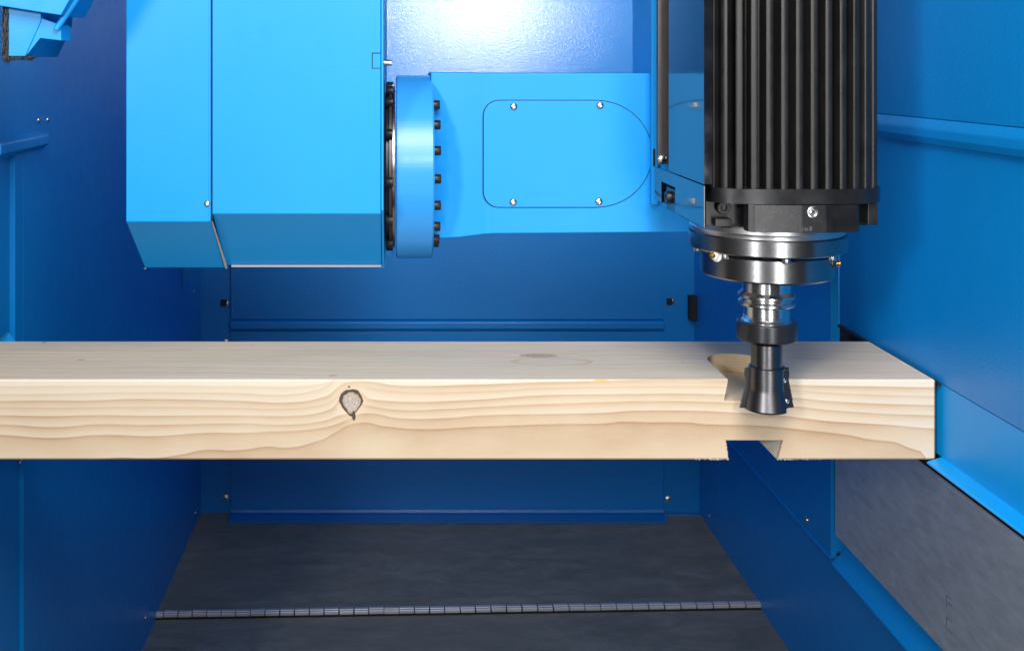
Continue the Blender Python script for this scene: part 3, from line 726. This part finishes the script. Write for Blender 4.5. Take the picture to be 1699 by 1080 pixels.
# rings
def spin(name, prof, mat, seg=128): return lathe(name, [(r, z) for r, z in prof], (AX, AY, 0), mat, sd, 'z', seg)
spin('bearing_ring', [(.03, -.2265), (.1100, -.2268), (.1115, -.2290), (.1115, -.2360), (.1100, -.2380), (.1095, -.2430), (.03, -.2430)], 'ring_steel')
spin('seal_ring', [(.03, -.2432), (.1098, -.2434), (.1125, -.2452), (.1125, -.2660), (.1108, -.2680), (.03, -.2680)], 'blued')
spin('groove', [(.03, -.2681), (.0915, -.2681), (.0915, -.2725), (.03, -.2725)], 'dark')
spin('nose_ring', [(.03, -.2726), (.0940, -.2728), (.0956, -.2745), (.0956, -.3050), (.0935, -.3075), (.03, -.3078)], 'blued')
for a in (-142, -93, -47, -5, 40, 85, 130, 175):
    screw('ring_screw', 'cap', 'bolt_zinc', (AX + .1015 * math.cos(R(a)), AY + .1015 * math.sin(R(a)), -.2676), .0058, ND, sd).scale = (.0060, .0058, .0060)
for a, m in ((-33, 'nozzle'), (-148, 'nozzle')):
    d = Vector((math.cos(R(a)), math.sin(R(a)), 0)); c = Vector((AX, AY, -.283)) + d * .0945
    if a == -148: c = Vector((AX, AY, -.2705)) + d * .106
    n_ = screw('coolant_nozzle', 'hex', 'bolt_zinc' if a == -33 else 'white_plastic', c, .0068 if a == -33 else .0075, d, sd); 
    screw('nozzle_tip', 'cap', 'bolt_brass', c + d * (.0048 if a == -33 else .005), .0042, d, sd)

# ------------------------------------------------------------------ TOOL
tl = thing('dovetail_cutter', 'dark steel dovetail milling cutter in polished holder, in front of the beam notch', 'milling cutter', (AX, AY, -.4985))
def spt(name, prof, mat, seg=96): return lathe(name, prof, (AX, AY, 0), mat, tl, 'z', seg)
spt('taper_holder', [(.01, -.3078), (.0350, -.3079), (.0350, -.3330), (.0395, -.3360), (.0412, -.3375), (.0412, -.3405), (.0400, -.3415), (.0365, -.3435), (.0365, -.3455), (.0400, -.3475), (.0412, -.3485),
                     (.0412, -.3515), (.0398, -.3530), (.0335, -.3545), (.0330, -.3560), (.0330, -.3690), (.0338, -.3700), (.0338, -.3712), (.0330, -.3720), (.0340, -.3735), (.0365, -.3765), (.0368, -.3800), (.01, -.3800)], 'chrome')
box('drive_key', AX - .006, AX + .006, AY - .0362, AY - .030, -.3350, -.3100, 'nut', tl, .001)
spt('clamping_nut', [(.034, -.3770), (.0418, -.3770), (.0430, -.3780), (.0434, -.3790), (.0434, -.4015), (.0428, -.4030), (.0405, -.4048), (.0230, -.4075), (.01, -.4076)], 'nut')
spt('shank', [(.01, -.4095), (.0215, -.4095), (.0226, -.4110), (.0226, -.4440), (.0232, -.4455), (.01, -.4460)], 'cutter')
# cutter body: waisted and flared, with two gullets
bm = bmesh.new()
addlathe(bm, [(.01, -.4440), (.0250, -.4441), (.0266, -.4455), (.0266, -.4750), (.0280, -.4800), (.0342, -.5050), (.0334, -.5070), (.0300, -.5085), (.01, -.5085)], (AX, AY, 0), 'z', 96)
body = link('cutter_body', bm, M['cutter'], tl)
cs = []
for a in (0, 180):
    bm = bmesh.new(); addbox(bm, .0165, .05, -.045, -.0035, -.53, -.4475, 0)
    bmesh.ops.rotate(bm, verts=bm.verts, cent=(0, 0, 0), matrix=Matrix.Rotation(R(a + 8), 3, 'Z')); bmesh.ops.translate(bm, verts=bm.verts, vec=(AX, AY, 0))
    cs.append(link('cutter_d', bm, M['dark'], smooth=False))
cut(body, cs)
for a in (0, 180):
    bm = bmesh.new()
    # insert plate: follows the dovetail flank, face looking along -Y before rotation
    addprism(bm, [(.0170, -.4470), (.0318, -.4470), (.0330, -.4560), (.0312, -.4720), (.0340, -.4820), (.0402, -.5065), (.0170, -.5065)], 'y', -.0060, -.0032, .0004)
    bmesh.ops.rotate(bm, verts=bm.verts, cent=(0, 0, 0), matrix=Matrix.Rotation(R(a + 8), 3, 'Z')); bmesh.ops.translate(bm, verts=bm.verts, vec=(AX, AY, 0))
    pl = link('cutting_insert', bm, M['ring_steel'] if False else M['cutter'], tl)
    for (ix, iz) in ((.0240, -.4660), (.0285, -.4965)):
        v = Matrix.Rotation(R(a + 8), 3, 'Z') @ Vector((ix, -.0062, iz)); d = Matrix.Rotation(R(a + 8), 3, 'Z') @ Vector((0, -1, 0))
        screw('insert_screw', 'button', 'bolt_zinc', v + Vector((AX, AY, 0)), .0042, d, pl)

for o_ in (sd, tl):       # the cutter has just left the front face of the beam
    o_.location = o_.location * .9824; o_.scale = (.9824,) * 3

# ------------------------------------------------------------------ BRUSH BRACKET, upper left
YK = 1.66
bk = thing('brush_bracket', 'blue chamfered bracket with black brush strips in the top left corner', 'bracket', (XP(40, YK), YK + .05, ZP(95, YK)))
def q(pts, Y): return [(XP(a, Y), ZP(b, Y)) for a, b in pts]
prism('bracket_box', q([(14, 12), (68, 20), (68, 36), (42, 94), (14, 94)], YK), 'y', YK, YK + .16, 'blue', bk, .0015)
prism('bracket_box', q([(66.5, 30), (100, 42), (101, 68), (66, 64), (42, 94), (42, 80)], YK), 'y', YK + .002, YK + .05, 'blue', bk, .001)
prism('top_housing', q([(-40, -60), (150, -60), (101, 26), (60, 20), (-40, 4)], YK - .02), 'y', YK - .02, YK + .10, 'blue', bk, .0015)
bm = bmesh.new()
for k in range(420):
    x = XP(random.uniform(1.5, 13.5), YK); z = ZP(random.uniform(8, 98), YK); y = YK + random.uniform(.0, .012)
    addprism(bm, [(x, z), (x + .0012, z), (x + .0008, z - random.uniform(.004, .012))], 'y', y, y + .001, 0)
for k in range(220):
    x = XP(random.uniform(2, 52), YK); z = ZP(random.uniform(93, 97), YK); y = YK + random.uniform(.0, .02)
    addprism(bm, [(x, z), (x + .0014, z), (x + .0007, z - random.uniform(.002, .006))], 'y', y, y + .001, 0)
br = link('brush_bristles', bm, M['bolt_black'], bk, smooth=False); br['kind'] = 'stuff'
box('brush_backing', XP(2.5, YK), XP(13.5, YK), YK + .004, YK + .02, ZP(97, YK), ZP(8, YK), 'dark', bk, 0)
# diagonal strut
bm = bmesh.new()
p0, p1 = Vector((XP(94, YK), YK - .002, ZP(49, YK))), Vector((XP(150, YK), YK + .01, ZP(-40, YK))); d = (p1 - p0).normalized(); u = d.cross(Vector((0, 1, 0))).normalized(); w = Vector((0, 1, 0)); rings = []
for c in (p0, p1):
    rings.append([bm.verts.new(c + u * (.0048 * math.cos(2 * math.pi * j / 16)) + w * (.0048 * math.sin(2 * math.pi * j / 16))) for j in range(16)])
for j in range(16): bm.faces.new((rings[0][j], rings[0][(j + 1) % 16], rings[1][(j + 1) % 16], rings[1][j]))
bm.faces.new(rings[0]); bm.faces.new(rings[1][::-1])
link('strut', bm, M['blue'], bk)
